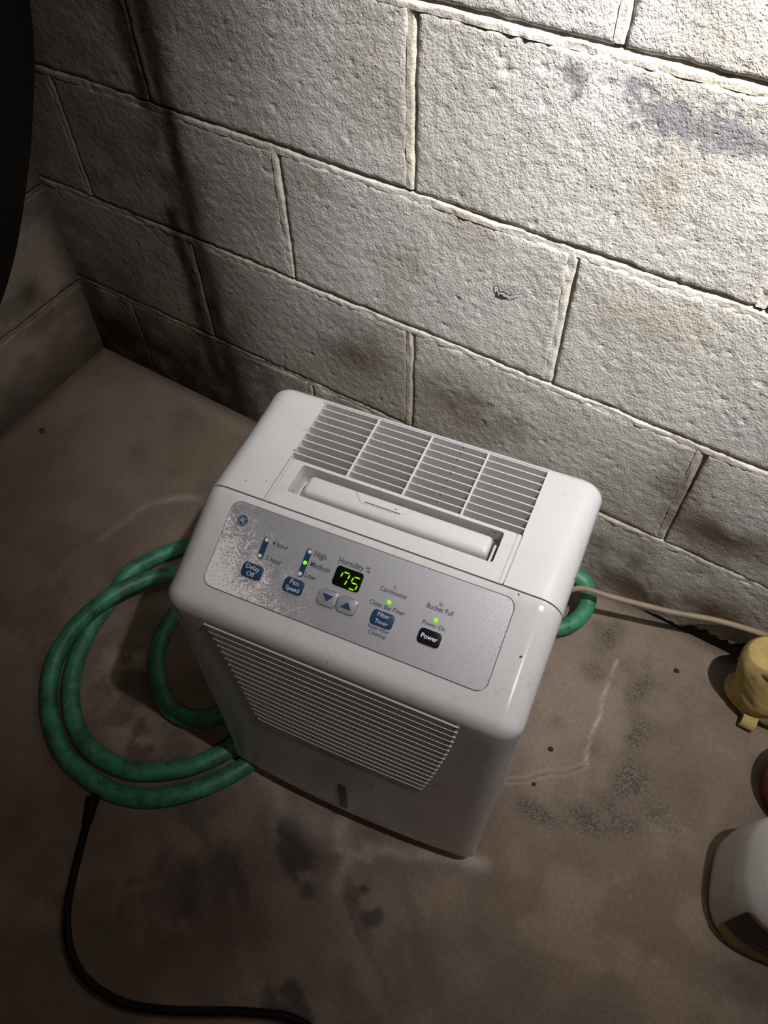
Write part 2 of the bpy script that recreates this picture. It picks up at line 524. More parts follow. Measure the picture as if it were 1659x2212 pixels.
def floor_maps(x, y):
    n1 = fbm(x, y, 7, 5, 61); n2 = fbm(x, y, 22, 5, 65); n3 = fbm(x, y, 3.2, 4, 69); n4 = fbm(x, y, 60, 3, 73)
    c = np.ones(np.shape(x) + (3,)) * np.array([0.215, 0.163, 0.120])
    c *= (0.72 + 0.56 * n2)[..., None]
    c = mixc(c, 0.7 * sstep(0.45, 0.68, n1), [0.275, 0.215, 0.168])
    c = mixc(c, 0.6 * sstep(0.50, 0.70, n3), [0.125, 0.088, 0.062])
    c = mixc(c, 0.4 * sstep(0.55, 0.7, fbm(x, y, 13, 4, 88)), [0.13, 0.098, 0.075])
    c = mixc(c, 0.35 * sstep(0.56, 0.7, fbm(x, y, 11, 4, 95)), [0.30, 0.235, 0.17])
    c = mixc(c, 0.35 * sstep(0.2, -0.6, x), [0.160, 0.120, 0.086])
    # dark streaks in front of the machine (smears running from upper left to lower right)
    u = (x * 0.82 - y * 0.57); w = (x * 0.57 + y * 0.82)
    st = fbm(u * 0.30, w, 30, 4, 77)
    zone = np.exp(-((x - 0.20) / 0.17) ** 2 - ((y + 0.62) / 0.13) ** 2)
    c = mixc(c, 0.7 * zone * sstep(0.50, 0.68, st), [0.070, 0.052, 0.046])
    for (px, py, s, k) in ((0.145, -0.575, 0.020, 1), (0.185, -0.598, 0.022, 1), (0.160, -0.588, 0.018, .9), (0.212, -0.618, 0.018, .8),
                           (0.275, -0.582, 0.014, 1), (0.305, -0.597, 0.016, .9), (0.225, -0.545, 0.012, .7),
                           (0.10, -0.66, 0.04, .5), (0.05, -0.73, 0.05, .5), (0.25, -0.74, 0.035, .9), (0.29, -0.755, .03, .9), (0.02, -0.60, 0.05, .4), (-0.06, -0.57, 0.04, .5)):
        g = np.exp(-((x - px) ** 2 + (y - py) ** 2) / s ** 2)
        c = mixc(c, 0.95 * k * sstep(0.42, 0.66, 0.55 * g + 0.5 * st + 0.55 * (n4 - .5) - .02) * sstep(0.05, 0.4, g), [0.060, 0.046, 0.044])
    dim_patch = sstep(0.40, 0.62, 0.62 * np.exp(-((x - 0.03) / 0.16) ** 2 - ((y + 0.88) / 0.14) ** 2) + 0.55 * n1 + 0.25 * (n2 - .5) - 0.06)  # floor colour darkened here to stand for weak light at the near left
    c = mixc(c, 0.60 * dim_patch * sstep(-0.66, -0.76, y), [0.060, 0.042, 0.030])
    # pale mineral deposits
    dw = seg_dist(x + 0.012 * (n2 - .5), y + 0.012 * (n1 - .5), [(-0.415, -0.36), (-0.405, -0.30), (-0.397, -0.262), (-0.380, -0.236), (-0.355, -0.217), (-0.32, -0.195)])
    c = mixc(c, 0.50 * np.exp(-(dw / 0.006) ** 2) * sstep(.35, .6, n2) * sstep(-0.43, -0.36, x), [0.42, 0.36, 0.30])
    c = mixc(c, 0.22 * np.exp(-(dw / 0.008) ** 2), [0.34, 0.29, 0.24])
    for pts, wd, k in (([(0.205, -0.53), (0.232, -0.553), (0.243, -0.593)], 0.012, .75),
                       ([(0.215, -0.555), (0.262, -0.548)], 0.006, .8),
                       ([(0.25, -0.535), (0.30, -0.512), (0.345, -0.492), (0.39, -0.47)], 0.009, .8),
                       ([(0.06, -0.52), (0.12, -0.55), (0.2, -0.545)], 0.02, .45)):
        dw = seg_dist(x + 0.014 * (n2 - .5), y + 0.014 * (n1 - .5), pts)
        c = mixc(c, k * np.exp(-(dw / wd) ** 2) * (0.3 + n4), [0.42, 0.36, 0.315])
    for (px, py, s_, k) in ((-0.235, -0.520, 0.035, .5), (-0.205, -0.485, 0.03, .45), (-0.175, -0.560, 0.035, .5), (-0.14, -0.585, 0.03, .45), (-0.36, -0.55, 0.05, .35), (-0.10, -0.60, .03, .4)):
        g = np.exp(-((x - px) ** 2 + (y - py) ** 2) / s_ ** 2)
        c = mixc(c, 1.6 * k * g * sstep(0.42, 0.62, n2 * .6 + n4 * .4), [0.36, 0.295, 0.25])
        c = mixc(c, 0.9 * k * np.roll(g, 9, 0) * sstep(0.52, 0.40, n2 * .6 + n4 * .4), [0.07, 0.055, 0.046])
    # cracks filled with white salt
    dc = seg_dist(x + 0.006 * (n2 - .5), y + 0.006 * (n1 - .5), [(0.429, -0.100), (0.434, -0.14), (0.441, -0.200), (0.447, -0.24), (0.454, -0.272)])
    c = mixc(c, 0.85 * np.exp(-(dc / 0.0024) ** 2) * (0.45 + 0.9 * n4), [0.50, 0.42, 0.34])
    dc2 = seg_dist(x + 0.008 * (n2 - .5), y + 0.010 * (n1 - .5), [(0.453, -0.276), (0.437, -0.296), (0.415, -0.312), (0.395, -0.336), (0.372, -0.352)])
    c = mixc(c, 0.45 * np.exp(-((dc2 - .004) / 0.0025) ** 2), [0.36, 0.30, 0.25])
    c = mixc(c, 0.7 * np.exp(-((dc2 + .001) / 0.0022) ** 2), [0.10, 0.08, 0.06])
    dc3 = seg_dist(x, y, [(0.458, -0.292), (0.466, -0.325), (0.47, -0.37)])
    c = mixc(c, 0.30 * np.exp(-(dc3 / 0.0022) ** 2) * n4, [0.40, 0.34, 0.28])
    # darker line where the floor meets the walls
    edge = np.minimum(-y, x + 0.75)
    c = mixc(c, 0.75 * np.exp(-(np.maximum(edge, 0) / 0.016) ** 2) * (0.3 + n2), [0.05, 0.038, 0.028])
    # worn spots where grey aggregate shows
    g = np.zeros(np.shape(x))
    for (px, py, sx, sy, k) in ((0.400, -0.075, .030, .045, 1.0), (0.478, -0.125, .022, .045, .95), (0.500, -0.205, .022, .05, 1.0), (0.515, -0.265, .040, .040, 1.0),
                                (0.565, -0.283, .042, .028, 1.0), (0.480, -0.345, .06, .028, .95), (0.43, -0.37, .045, .020, .85), (0.525, -0.315, .05, .03, .9), (0.41, -0.125, .035, .04, .75), (0.395, -0.24, .03, .03, .6), (0.455, -0.24, .03, .04, .5), (0.60, -0.30, .03, .02, .7)):
        g = np.maximum(g, k * np.exp(-((x - px) / sx) ** 2 - ((y - py) / sy) ** 2))
    grit = sstep(0.22, 0.95, g * 0.95 + 0.5 * (n4 - 0.5) + 0.55 * (n2 - .5))
    h = 0.0022 * (n1 - .5) + 0.0010 * (n2 - .5) - 0.0012 * grit - 0.0015 * np.exp(-(dc2 / 0.003) ** 2)
    return c, grit, h


# ------------------------------------------------------------------ floor
def axis(lo, f0, f1, hi, step, coarse):
    a = np.arange(f0, f1 + step / 2, step)
    l = np.linspace(lo, f0, coarse)[:-1] if lo < f0 else np.array([])
    h = np.linspace(f1, hi, coarse)[1:] if hi > f1 else np.array([])
    return np.concatenate([l, a, h])


fx = axis(-0.80, -0.80, 0.90, 2.2, 0.0042, 12); fy = axis(-2.6, -1.0, 0.0, 0.0, 0.0042, 12)
FX, FY = np.meshgrid(fx, fy, indexing='ij')
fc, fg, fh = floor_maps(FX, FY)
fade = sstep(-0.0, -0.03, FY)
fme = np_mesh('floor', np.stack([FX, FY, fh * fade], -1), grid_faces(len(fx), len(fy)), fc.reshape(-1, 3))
ga = fme.attributes.new('Grit', 'FLOAT', 'POINT'); ga.data.foreach_set('value', fg.astype(np.float32).ravel())
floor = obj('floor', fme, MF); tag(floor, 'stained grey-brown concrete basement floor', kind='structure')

# ------------------------------------------------------------------ block walls


def block_mesh(a0, a1, z0, z1, place, rgb, step, seed, zb=None, relief=1.0):
    """A block whose face spans a0..a1 (along the wall) and z0..z1; place(a, depth, z) gives world points, depth < 0 is proud."""
    na = max(8, int((a1 - a0) / step)); nz = max(6, int((z1 - z0) / step))
    ta = np.linspace(0, 1, na); tz = np.linspace(0, 1, nz)
    A, Z = np.meshgrid(ta, tz, indexing='ij')
    aa = a0 + (a1 - a0) * A
    if zb is None: zlo = np.full(aa.shape, z0)
    else: zlo = np.maximum(z0, zb(aa))
    zz = zlo + (z1 - zlo) * Z
    # ragged rim
    aa = aa + (fbm(zz, aa, 35, 3, seed) - .5) * 0.005 * (np.exp(-A * 60) + np.exp(-(1 - A) * 60))
    zz = zz + (fbm(aa, zz, 35, 3, seed + 4) - .5) * 0.006 * (np.exp(-Z * 40) + np.exp(-(1 - Z) * 40))
    de = np.minimum(np.minimum(A, 1 - A) * (a1 - a0), np.minimum(Z, 1 - Z) * (z1 - z0))
    de = de + 0.004 * (fbm(aa, zz, 60, 3, seed + 2) - .5)
    rim = np.clip(1 - de / 0.005, 0, 1.6) ** 2 * 0.0016
    lump = (fbm(aa, zz, 150, 3, 33) - .5) * 0.0016 + (fbm(aa, zz, 12, 3, 37) - .5) * 0.0024
    pit = fbm(aa, zz, 95, 2, 51)
    lump = lump - 0.0012 * sstep(0.80, 0.90, pit)
    dep = rim - lump * relief
    P = place(aa, dep, zz)
    col = rgb(aa, zz)
    V = P.reshape(-1, 3); Cc = col.reshape(-1, 3); F = grid_faces(na, nz)
    # skirt back into the wall
    idx = np.arange(na * nz).reshape(na, nz)
    ring = np.concatenate([idx[:, 0], idx[-1, 1:], idx[-2::-1, -1], idx[0, -2:0:-1]])
    ra = aa.ravel()[ring]; rz = zz.ravel()[ring]
    B = place(ra, np.full(len(ring), 0.045), rz)
    off = len(V); k = np.arange(len(ring)); k2 = (k + 1) % len(ring)
    SF = np.stack([ring[k], off + k, off + k2, ring[k2]], 1)
    return np_mesh('concrete_block', np.vstack([V, B]), np.vstack([F, SF]), np.vstack([Cc, Cc[ring]]))


def joint_mesh(a0, a1, z0, z1, place, rgb, step, horizontal, seed, deep, shallow, dark=1.0):
    """Struck mortar joint: deep along one long edge, nearly flush along the other."""
    na = max(4, int((a1 - a0) / (step if horizontal else 0.0016))); nz = max(4, int((z1 - z0) / (0.0016 if horizontal else step)))
    A, Z = np.meshgrid(np.linspace(0, 1, na), np.linspace(0, 1, nz), indexing='ij')
    aa = a0 + (a1 - a0) * A; zz = z0 + (z1 - z0) * Z
    t = Z if horizontal else A
    wob = fbm(aa, zz, 22, 3, seed) - .5; fine = fbm(aa, zz, 110, 3, seed + 3) - .5
    dep = shallow + (deep - shallow) * sstep(0.50 + 0.5 * wob, 1.02 + 0.3 * wob, t) + 0.003 * fine + 0.003 * wob
    dep = np.maximum(dep, -0.0015)
    c = rgb(aa, zz) * np.array([1.06, 1.03, 0.97]) * dark
    return np_mesh('mortar_joint', place(aa, dep, zz), grid_faces(na, nz), c.reshape(-1, 3))


ROWS = [-0.02, 0.190, 0.394, 0.597, 0.800, 1.003, 1.207, 1.41]
JO = 0.0115
odd = [-0.6095, -0.2035, 0.2045, 0.611, 1.017, 1.424]
even = [-0.408, -0.002, 0.406, 0.813, 1.22]
HEADS = [[-0.610, -0.199] + odd[2:], [-0.4065, -0.003, 0.411] + even[3:], odd, [-0.414, -0.004, 0.402] + even[3:], odd, even, odd]
XR = 1.62


def place_back(a, d, z): return np.stack([a, d, z], -1)


def chipped(a):   # broken foot of the wall near the right-hand corner of the slab
    n = fbm(a, a * 0, 30, 3, 91)
    return -0.02 + 0.075 * np.exp(-((a - 0.56) / 0.085) ** 2) * (0.35 + n) + 0.03 * np.exp(-((a - 0.40) / 0.05) ** 2) * n


bme = np_mesh('wall_back', [(-0.80, 0.05, -0.05), (XR, 0.05, -0.05), (XR, 0.05, 1.45), (-0.80, 0.05, 1.45)], [(0, 1, 2, 3)])
wall_back = obj('wall_back', bme, M_DARK); tag(wall_back, 'painted concrete block wall behind the dehumidifier', kind='structure')
for r in range(7):
    z0 = ROWS[r]; z1 = ROWS[r + 1] - JO
    xs = [-0.752] + HEADS[r] + [XR]
    for i in range(len(xs) - 1):
        a0 = xs[i] + (0.003 if i else 0); a1 = xs[i + 1] - (0.0085 if i < len(xs) - 2 else 0)
        vis = a0 < 0.75 and z0 < 0.87
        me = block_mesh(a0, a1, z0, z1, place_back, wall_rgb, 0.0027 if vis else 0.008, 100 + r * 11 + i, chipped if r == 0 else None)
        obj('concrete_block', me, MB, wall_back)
        if i:
            me = joint_mesh(xs[i] - 0.0095, xs[i] + 0.004, z0 + .001, z1 - .001, place_back, wall_rgb, 0.004 if vis else .02, False, 300 + r * 7 + i, 0.0095, 0.0002)
            obj('mortar_joint', me, MM, wall_back)
    if r:
        me = joint_mesh(-0.752, XR, z0 - JO - 0.001, z0 + 0.001, place_back, wall_rgb, 0.003, True, 400 + r, 0.0105, 0.0002)
        obj('mortar_joint', me, MM, wall_back)

YL = -1.7


def place_left(a, d, z): return np.stack([-0.752 - d + 0.05 * z, a, z], -1)


lme = np_mesh('wall_left', [(-0.802, 0.05, -0.05), (-0.802, YL, -0.05), (-0.802 + .07, YL, 1.45), (-0.802 + .07, 0.05, 1.45)], [(0, 1, 2, 3)])
wall_left = obj('wall_left', lme, M_DARK); tag(wall_left, 'dark side wall of concrete blocks left of the dehumidifier', kind='structure')
LROWS = [-0.02, 0.176, 0.379, 0.582, 0.785, 0.99, 1.19, 1.40]
for r in range(7):
    z0 = LROWS[r]; z1 = LROWS[r + 1] - 0.009
    ys = [YL] + ([-1.42, -1.015, -0.61, -0.205] if r % 2 else [-1.22, -0.813, -0.407]) + [0.002]
    for i in range(len(ys) - 1):
        a0 = ys[i] + 0.004; a1 = ys[i + 1] - (0.004 if i < len(ys) - 2 else 0)
        vis = a1 > -0.5 and z0 < 0.5
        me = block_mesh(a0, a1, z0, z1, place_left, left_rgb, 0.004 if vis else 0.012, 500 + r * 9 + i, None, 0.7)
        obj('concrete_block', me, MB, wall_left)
        if i:
            me = joint_mesh(ys[i] - 0.005, ys[i] + 0.005, z0, z1, place_left, left_rgb, .01, False, 600 + r * 7 + i, 0.006, 0.002, .8)
            obj('mortar_joint', me, MM, wall_left)
    if r:
        me = joint_mesh(YL, 0.002, z0 - 0.010, z0 + 0.001, place_left, left_rgb, 0.006, True, 640 + r, 0.012, 0.002, .8)
        obj('mortar_joint', me, MM, wall_left)

# ------------------------------------------------------------------ dehumidifier
YAW = math.radians(8.686)
ORG = Vector((0.1813, -0.3719, 0.0))
dh = thing('dehumidifier', ORG, 'dusty white dehumidifier with silver control panel reading 75', 'dehumidifier', YAW)
W = 0.187


def fillet_profile():
    C = [((0.150, 0.029), 0.012), ((0.150, 0.500), 0.020), ((-0.012, 0.500), 0.030), ((-0.1200, 0.4470), 0.021),
         ((-0.1370, 0.029), 0.008)]
    pts = []; caps = []
    n = len(C)
    for i in range(n):
        p0 = Vector(C[i - 1][0]); p = Vector(C[i][0]); p1 = Vector(C[(i + 1) % n][0]); r = C[i][1]
        d0 = (p0 - p).normalized(); d1 = (p1 - p).normalized()
        ang = d0.angle(d1); t = r / math.tan(ang / 2)
        a = p + d0 * t; b = p + d1 * t
        cc = p + (d0 + d1).normalized() * (r / math.sin(ang / 2))
        va = a - cc; vb = b - cc; th = va.angle(vb); steps = max(3, int(math.degrees(th) / 9))
        for k in range(steps + 1):
            f = k / steps
            v = (va * math.sin((1 - f) * th) + vb * math.sin(f * th)) / math.sin(th)
            pts.append(cc + v); caps.append(r)
    # densify straight runs
    out = []; oc = []
    for i in range(len(pts)):
        a = pts[i]; b = pts[(i + 1) % len(pts)]; L = (b - a).length
        k = max(1, int(L / 0.02))
        for j in range(k):
            f = j / k
            out.append(a.lerp(b, f))
            oc.append(caps[i] if j == 0 else 1.0)
    return np.array([(p.x, p.y) for p in out]), np.array(oc)


PROF, PCAP = fillet_profile()
BOW = 0.010


def bow_w(y, z): return sstep(-0.095, -0.118, y) * np.clip((0.44 - z) / 0.42, 0, 1)


def housing(R=0.024):
    n = len(PROF)
    T = np.roll(PROF, -1, 0) - np.roll(PROF, 1, 0); T /= np.linalg.norm(T, axis=1)[:, None]
    Nn = np.stack([T[:, 1], -T[:, 0]], 1)
    cen = PROF.mean(0)
    if ((PROF - cen) * Nn).sum() < 0: Nn = -Nn
    rr = np.minimum(R, PCAP * 0.93)
    for _ in range(6):
        rr = np.minimum(rr, (np.roll(rr, 1) + np.roll(rr, -1)) / 2 + 0.0015)
    V = []; ncol = 0
    cols = []
    ka = 9
    for k in range(ka): cols.append((-1, 90 * (1 - k / (ka - 1))))
    flat = np.linspace(-1, 1, 19)[1:-1]
    for f in flat: cols.append((0, f))
    for k in range(ka): cols.append((1, 90 * k / (ka - 1)))
    for s, p in cols:
        if s == 0:
            x = p * (W - R) * np.ones(n); yz = PROF.copy()
        else:
            a = math.radians(p)
            x = s * (W - R + (R - rr) * math.sin(a) * 1.0 + rr * math.sin(a)); yz = PROF - Nn * (rr * (1 - math.cos(a)))[:, None]
        y = yz[:, 0].copy(); z = yz[:, 1]
        y = y - BOW * (1 - (x / W) ** 2) * bow_w(y, z)
        taper = 1 - 0.035 * sstep(0.42, 0.0, z)
        V.append(np.stack([x * taper, y, z], 1))
    m = len(cols)
    verts = np.vstack(V)
    F = []
    for c in range(m - 1):
        for i in range(n):
            j = (i + 1) % n
            F.append((c * n + i, (c + 1) * n + i, (c + 1) * n + j, c * n + j))
    F.append(tuple(range(n))); F.append(tuple(range((m - 1) * n, m * n))[::-1])
    bm = bmesh.new()
    bv = [bm.verts.new(v) for v in verts]
    for f in F: bm.faces.new([bv[k] for k in f])
    bmesh.ops.recalc_face_normals(bm, faces=bm.faces)
    return bm


def cut_half(bm, y, keep_front):
    n = (0, 1, 0)
    r = bmesh.ops.bisect_plane(bm, geom=bm.verts[:] + bm.edges[:] + bm.faces[:], plane_co=(0, y, 0), plane_no=n,
                               clear_outer=keep_front, clear_inner=not keep_front)
    ed = [e for e in r['geom_cut'] if isinstance(e, bmesh.types.BMEdge)]
    bmesh.ops.contextual_create(bm, geom=ed)
    return bm


def box_mesh(*a, **k): return bm_mesh('cut', box_bm(*a, **k))


SEAM = -0.0065
GX0, GX1 = -0.1215, 0.1275          # grille opening
GY0, GY1 = 0.0525, 0.1385
HX0, HX1 = -0.1050, 0.1110          # handle recess
HY0, HY1 = 0.0125, 0.0490
rear = bm_mesh('rear_housing', cut_half(housing(), SEAM + 0.0009, False))
cuts = [box_mesh(GX0, GX1, GY0, GY1, 0.470, 0.53), bm_mesh('cut', poly_prism(rrect((HX0 + HX1) / 2, (HY0 + HY1) / 2, HX1 - HX0, HY1 - HY0, 0.003), 0.473, 0.53)),
        box_mesh(GX0 - 0.0006, GX0 + 0.0006, SEAM - .01, GY0 + .001, 0.4975, 0.53), box_mesh(GX0 + 0.0034, GX0 + 0.0044, SEAM - .01, GY0 - .0006, 0.4985, 0.53),
        box_mesh(GX1 - 0.0006, GX1 + 0.0006, SEAM - .01, GY0 + .001, 0.4975, 0.53), box_mesh(GX1 - 0.0052, GX1 - 0.0042, SEAM - .01, GY0 - .0006, 0.4985, 0.53)]
rear = boolean(rear, cuts)
for p in rear.polygons: p.use_smooth = True
rear.set_sharp_from_angle(angle=math.radians(38))
obj('rear_housing', rear, MP, dh)

# louvre opening of the front
LZ0, LZ1 = 0.232, 0.4345


def louvre_x(z):
    t = np.clip((LZ1 - z) / (LZ1 - LZ0), 0, 1)
    xl = -0.1370 + 0.036 * t ** 0.75
    xr = 0.1295 - 0.028 * t ** 1.5
    return xl, xr


zs = np.linspace(LZ0, LZ1, 14)
outl = [(louvre_x(z)[0], z) for z in zs] + [(louvre_x(z)[1], z) for z in zs[::-1]]
cb = poly_prism([(x, z) for x, z in outl], 0.0865, 0.20)
for v in cb.verts: v.co = Vector((v.co.x, -v.co.z, v.co.y))
# panel seat
SLOPE = math.atan2(0.038, 0.0775)
PANEL = Matrix.Translation((0.0055, -0.018, 0.4975)) @ Matrix.Rotation(SLOPE, 4, 'X')
PX0, PX1, PQ0, PQ1 = -0.1535, 0.1385, -0.0025, 0.0855


def panel_outline(d):
    return rrect((PX0 + PX1) / 2, -(PQ0 + PQ1) / 2, PX1 - PX0 + 2 * d, PQ1 - PQ0 + 2 * d, 0.0095 + d, 8)


pcut = poly_prism(panel_outline(0.0010), -0.0030, 0.02)
bmesh.ops.transform(pcut, matrix=PANEL, verts=pcut.verts)
front = bm_mesh('front_housing', cut_half(housing(), SEAM - 0.0009, True))
front = boolean(front, [bm_mesh('cut', cb), bm_mesh('cut', pcut)])
for p in front.polygons: p.use_smooth = True
front.set_sharp_from_angle(angle=math.radians(38))
obj('front_housing', front, MP, dh)
# dark core and backing; their colour stands for shade in seam and grilles
core = obj('shade_core', bm_mesh('shade_core', box_bm(-0.160, 0.160, -0.0860, 0.135, 0.03, 0.440, 0.004)), M_CAV, dh)
seam_rib = bmesh.new()
hb = housing(0.024)
bmesh.ops.bisect_plane(hb, geom=hb.verts[:] + hb.edges[:] + hb.faces[:], plane_co=(0, SEAM + 0.004, 0), plane_no=(0, 1, 0), clear_outer=True)
bmesh.ops.bisect_plane(hb, geom=hb.verts[:] + hb.edges[:] + hb.faces[:], plane_co=(0, SEAM - 0.004, 0), plane_no=(0, 1, 0), clear_inner=True)
for v in hb.verts:
    v.co.x *= 0.990; v.co.z = 0.25 + (v.co.z - 0.25) * 0.990
obj('seam_backing', bm_mesh('seam_backing', hb, True), M_CAV, dh)
seam_rib.free()
obj('base_foot', bm_mesh('base_foot', box_bm(-0.100, 0.165, -0.118, 0.135, 0.0, 0.034, 0.004)), M_CAV, dh)

# rear air grille: deep blades and dividers
NB = 9
blade = bm_mesh('grille_slat', box_bm(GX0, GX1, -0.0008, 0.0008, -0.021, 0.0, 0.0004, 1))
for k in range(NB):
    y = GY1 - 0.0010 - k * (GY1 - GY0) / NB
    o = obj('grille_slat', blade, MP if k == 0 else MP, dh); o.location = (0, y, 0.4978 if k == 0 else 0.4992)
div = bm_mesh('grille_divider', box_bm(-0.0012, 0.0012, GY0, GY1 - .002, -0.021, 0.0, 0.0005, 1))
for x in (-0.0580, 0.0030, 0.0650):
    o = obj('grille_divider', div, MP, dh); o.location = (x, 0, 0.4995)
obj('duct_floor', bm_mesh('duct_floor', box_bm(GX0, GX1, GY0, GY1, 0.4702, 0.4745)), M_INNER, dh)

# recessed carrying handle
hb = box_bm(HX0 + 0.012, HX1 - 0.008, HY0 + 0.0075, HY1 - 0.0055, 0.472, 0.4975, 0.0052, 4)
hand = obj('carry_handle', bm_mesh('carry_handle', hb, True, 40), MP, dh)
fl = poly_prism([(-0.026, -0.0065), (0.016, -0.0065), (0.030, 0.004), (-0.036, 0.004)], 0, 0.0012, 0.0004)
o = obj('latch_tab', bm_mesh('latch_tab', fl), MP, hand); o.location = (-0.006, HY1 - 0.0125, 0.4970)
sl = box_bm(-0.022, 0.016, -0.0004, 0.0004, 0, 0.0003)
o = obj('latch_slot', bm_mesh('latch_slot', sl), M_CAV, hand); o.location = (-0.006, HY1 - 0.0175, 0.4982)
o = obj('handle_clip', bm_mesh('handle_clip', box_bm(HX1 - 0.0055, HX1 - 0.0030, HY0 + .001, HY1 - 0.012, 0.473, 0.4935, 0.0006, 1)), MP, hand)

# front louvre slats
NS = 17


def face_y(z):  # unbowed front face
    return -0.1200 - (0.447 - z) * (0.0170 / 0.418)


for k in range(NS):
    z = LZ1 - 0.006 - k * (LZ1 - LZ0 - 0.008) / (NS - 1)
    xl, xr = louvre_x(z)
    xx = np.linspace(xl - 0.003, xr + 0.003, 25)
    fy_ = face_y(z) - BOW * (1 - (xx / W) ** 2) * (0.44 - z) / 0.42 - 0.0016
    V = []; F = []
    sec = [(0.0, 0.0), (0.0, 0.0016), (0.010, -0.0030), (0.010, -0.0052)]   # (back from the lip, height)
    for i, x in enumerate(xx):
        for dy, dz in sec:
            V.append((x, fy_[i] + dy + (0.012 if dy > 0 else 0), z + dz - 0.001))
    for i in range(len(xx) - 1):
        for s in range(4):
            a = i * 4 + s; b = i * 4 + (s + 1) % 4
            F.append((a, b, b + 4, a + 4))
    F.append((0, 1, 2, 3)); e = (len(xx) - 1) * 4; F.append((e + 3, e + 2, e + 1, e))
    me = bpy.data.meshes.new('louvre_slat'); me.from_pydata(V, [], F); me.update()
    obj('louvre_slat', me, MP, dh)
# water level window
wy = -0.1435 - BOW
wb = poly_prism(rrect(0, 0, 0.011, 0.082, 0.003), 0, 0.003, 0.0006)
for v in wb.verts: v.co = Vector((v.co.x, -v.co.z, v.co.y))
wz = 0.092
o = obj('water_level_window', bm_mesh('water_level_window', wb), M_WINDOW, dh)
o.location = (0.002, face_y(wz) - BOW * 0.83 + 0.0018, wz); o.rotation_euler = (-math.atan2(0.0170 + BOW, 0.418), 0, 0)
tag(o, 'dark water level window')

# ---- control panel
pan = obj('control_panel', bm_mesh('control_panel', poly_prism(panel_outline(0), -0.0029, 0.0004, 0.0003, 1)), MPAN, dh)
pan.matrix_local = PANEL
tag(pan, 'dusty silver control panel')


def on_panel(name, bm_or_me, mat, x=0.0, q=0.0, z=0.0, smooth=False, label=None):
    me = bm_or_me if isinstance(bm_or_me, bpy.types.Mesh) else bm_mesh(name, bm_or_me, smooth, 40 if smooth else None)
    o = obj(name, me, mat, pan)
    o.location = (x / 1000 - 0.0, -q / 1000, 0.0005 + z)
    if label: o['label'] = label
    return o


def text_mesh(s, width, bold=0.0, tall=1.14):
    cu = bpy.data.curves.new('txt', 'FONT'); cu.body = s; cu.align_x = 'CENTER'; cu.align_y = 'CENTER'
    cu.size = 0.01; cu.extrude = 0.00006; cu.offset = bold; cu.resolution_u = 4
    o = bpy.data.objects.new('txt', cu); COL.objects.link(o)
    me = evaluated(o, 'printed_text')
    bpy.data.objects.remove(o)
    co = np.zeros(len(me.vertices) * 3, np.float32); me.vertices.foreach_get('co', co); co = co.reshape(-1, 3)
    mn, mx = co.min(0), co.max(0)
    k = width / (mx[0] - mn[0])
    co[:, 0] = (co[:, 0] - (mn[0] + mx[0]) / 2) * k; co[:, 1] = co[:, 1] * k * tall
    co[:, 2] = co[:, 2] + 0.00006
    me.vertices.foreach_set('co', co.ravel()); me.update()
    return me


def ptext(s, x0, x1, q, mat=M_TEXT, z=0.0, name='printed_text', bold=0.00010):
    tall = 1.0 if name == 'button_text' or s in ('Reset After', 'Cleaning') else 1.14
    return on_panel(name, text_mesh(s, (x1 - x0) / 1000, bold, tall), mat, (x0 + x1) / 2, q, z)


def button(cx, cq, w, h, mat, name='button', label=None, hgt=0.0016):
    return on_panel(name, poly_prism(rrect(0, 0, w / 1000, h / 1000, 0.0032), -0.0004, hgt, 0.0010, 3), mat, cx, cq, 0, True, label)


def led(x, q, mat, r=2.0, label=None):
    bm = poly_prism([(r / 1000 * math.cos(a), r / 1000 * math.sin(a)) for a in np.linspace(0, 2 * math.pi, 20, endpoint=False)], 0, 0.0005, 0.0002, 1)
    return on_panel('indicator_light', bm, mat, x, q, 0.0003, True, label)


S = -5.5   # measured offsets are from the old centre line
def X(v): return v + S


# badge: blue disc, pale ring, flowing script initials
disc = poly_prism([(0.0056 * math.cos(a), 0.0056 * math.sin(a)) for a in np.linspace(0, 2 * math.pi, 40, endpoint=False)], 0, 0.0004, 0.0001, 1)
on_panel('brand_badge', disc, M_BLUE, X(-132), 14.2, 0, False, 'round blue monogram badge')


def ribbon(pts, wd):
    P = catmull([(p[0], p[1], 0) for p in pts], 8)
    T = np.gradient(P, axis=0); T /= np.linalg.norm(T, axis=1)[:, None] + 1e-9
    Nn = np.stack([-T[:, 1], T[:, 0], T[:, 2] * 0], 1)
    tp = np.minimum(1, np.minimum(np.arange(len(P)), np.arange(len(P))[::-1]) / 4 + 0.45)[:, None]
    V = np.stack([P - Nn * wd / 2 * tp, P + Nn * wd / 2 * tp], 1).reshape(-1, 3)
    return V, [(2 * i, 2 * i + 2, 2 * i + 3, 2 * i + 1) for i in range(len(P) - 1)]


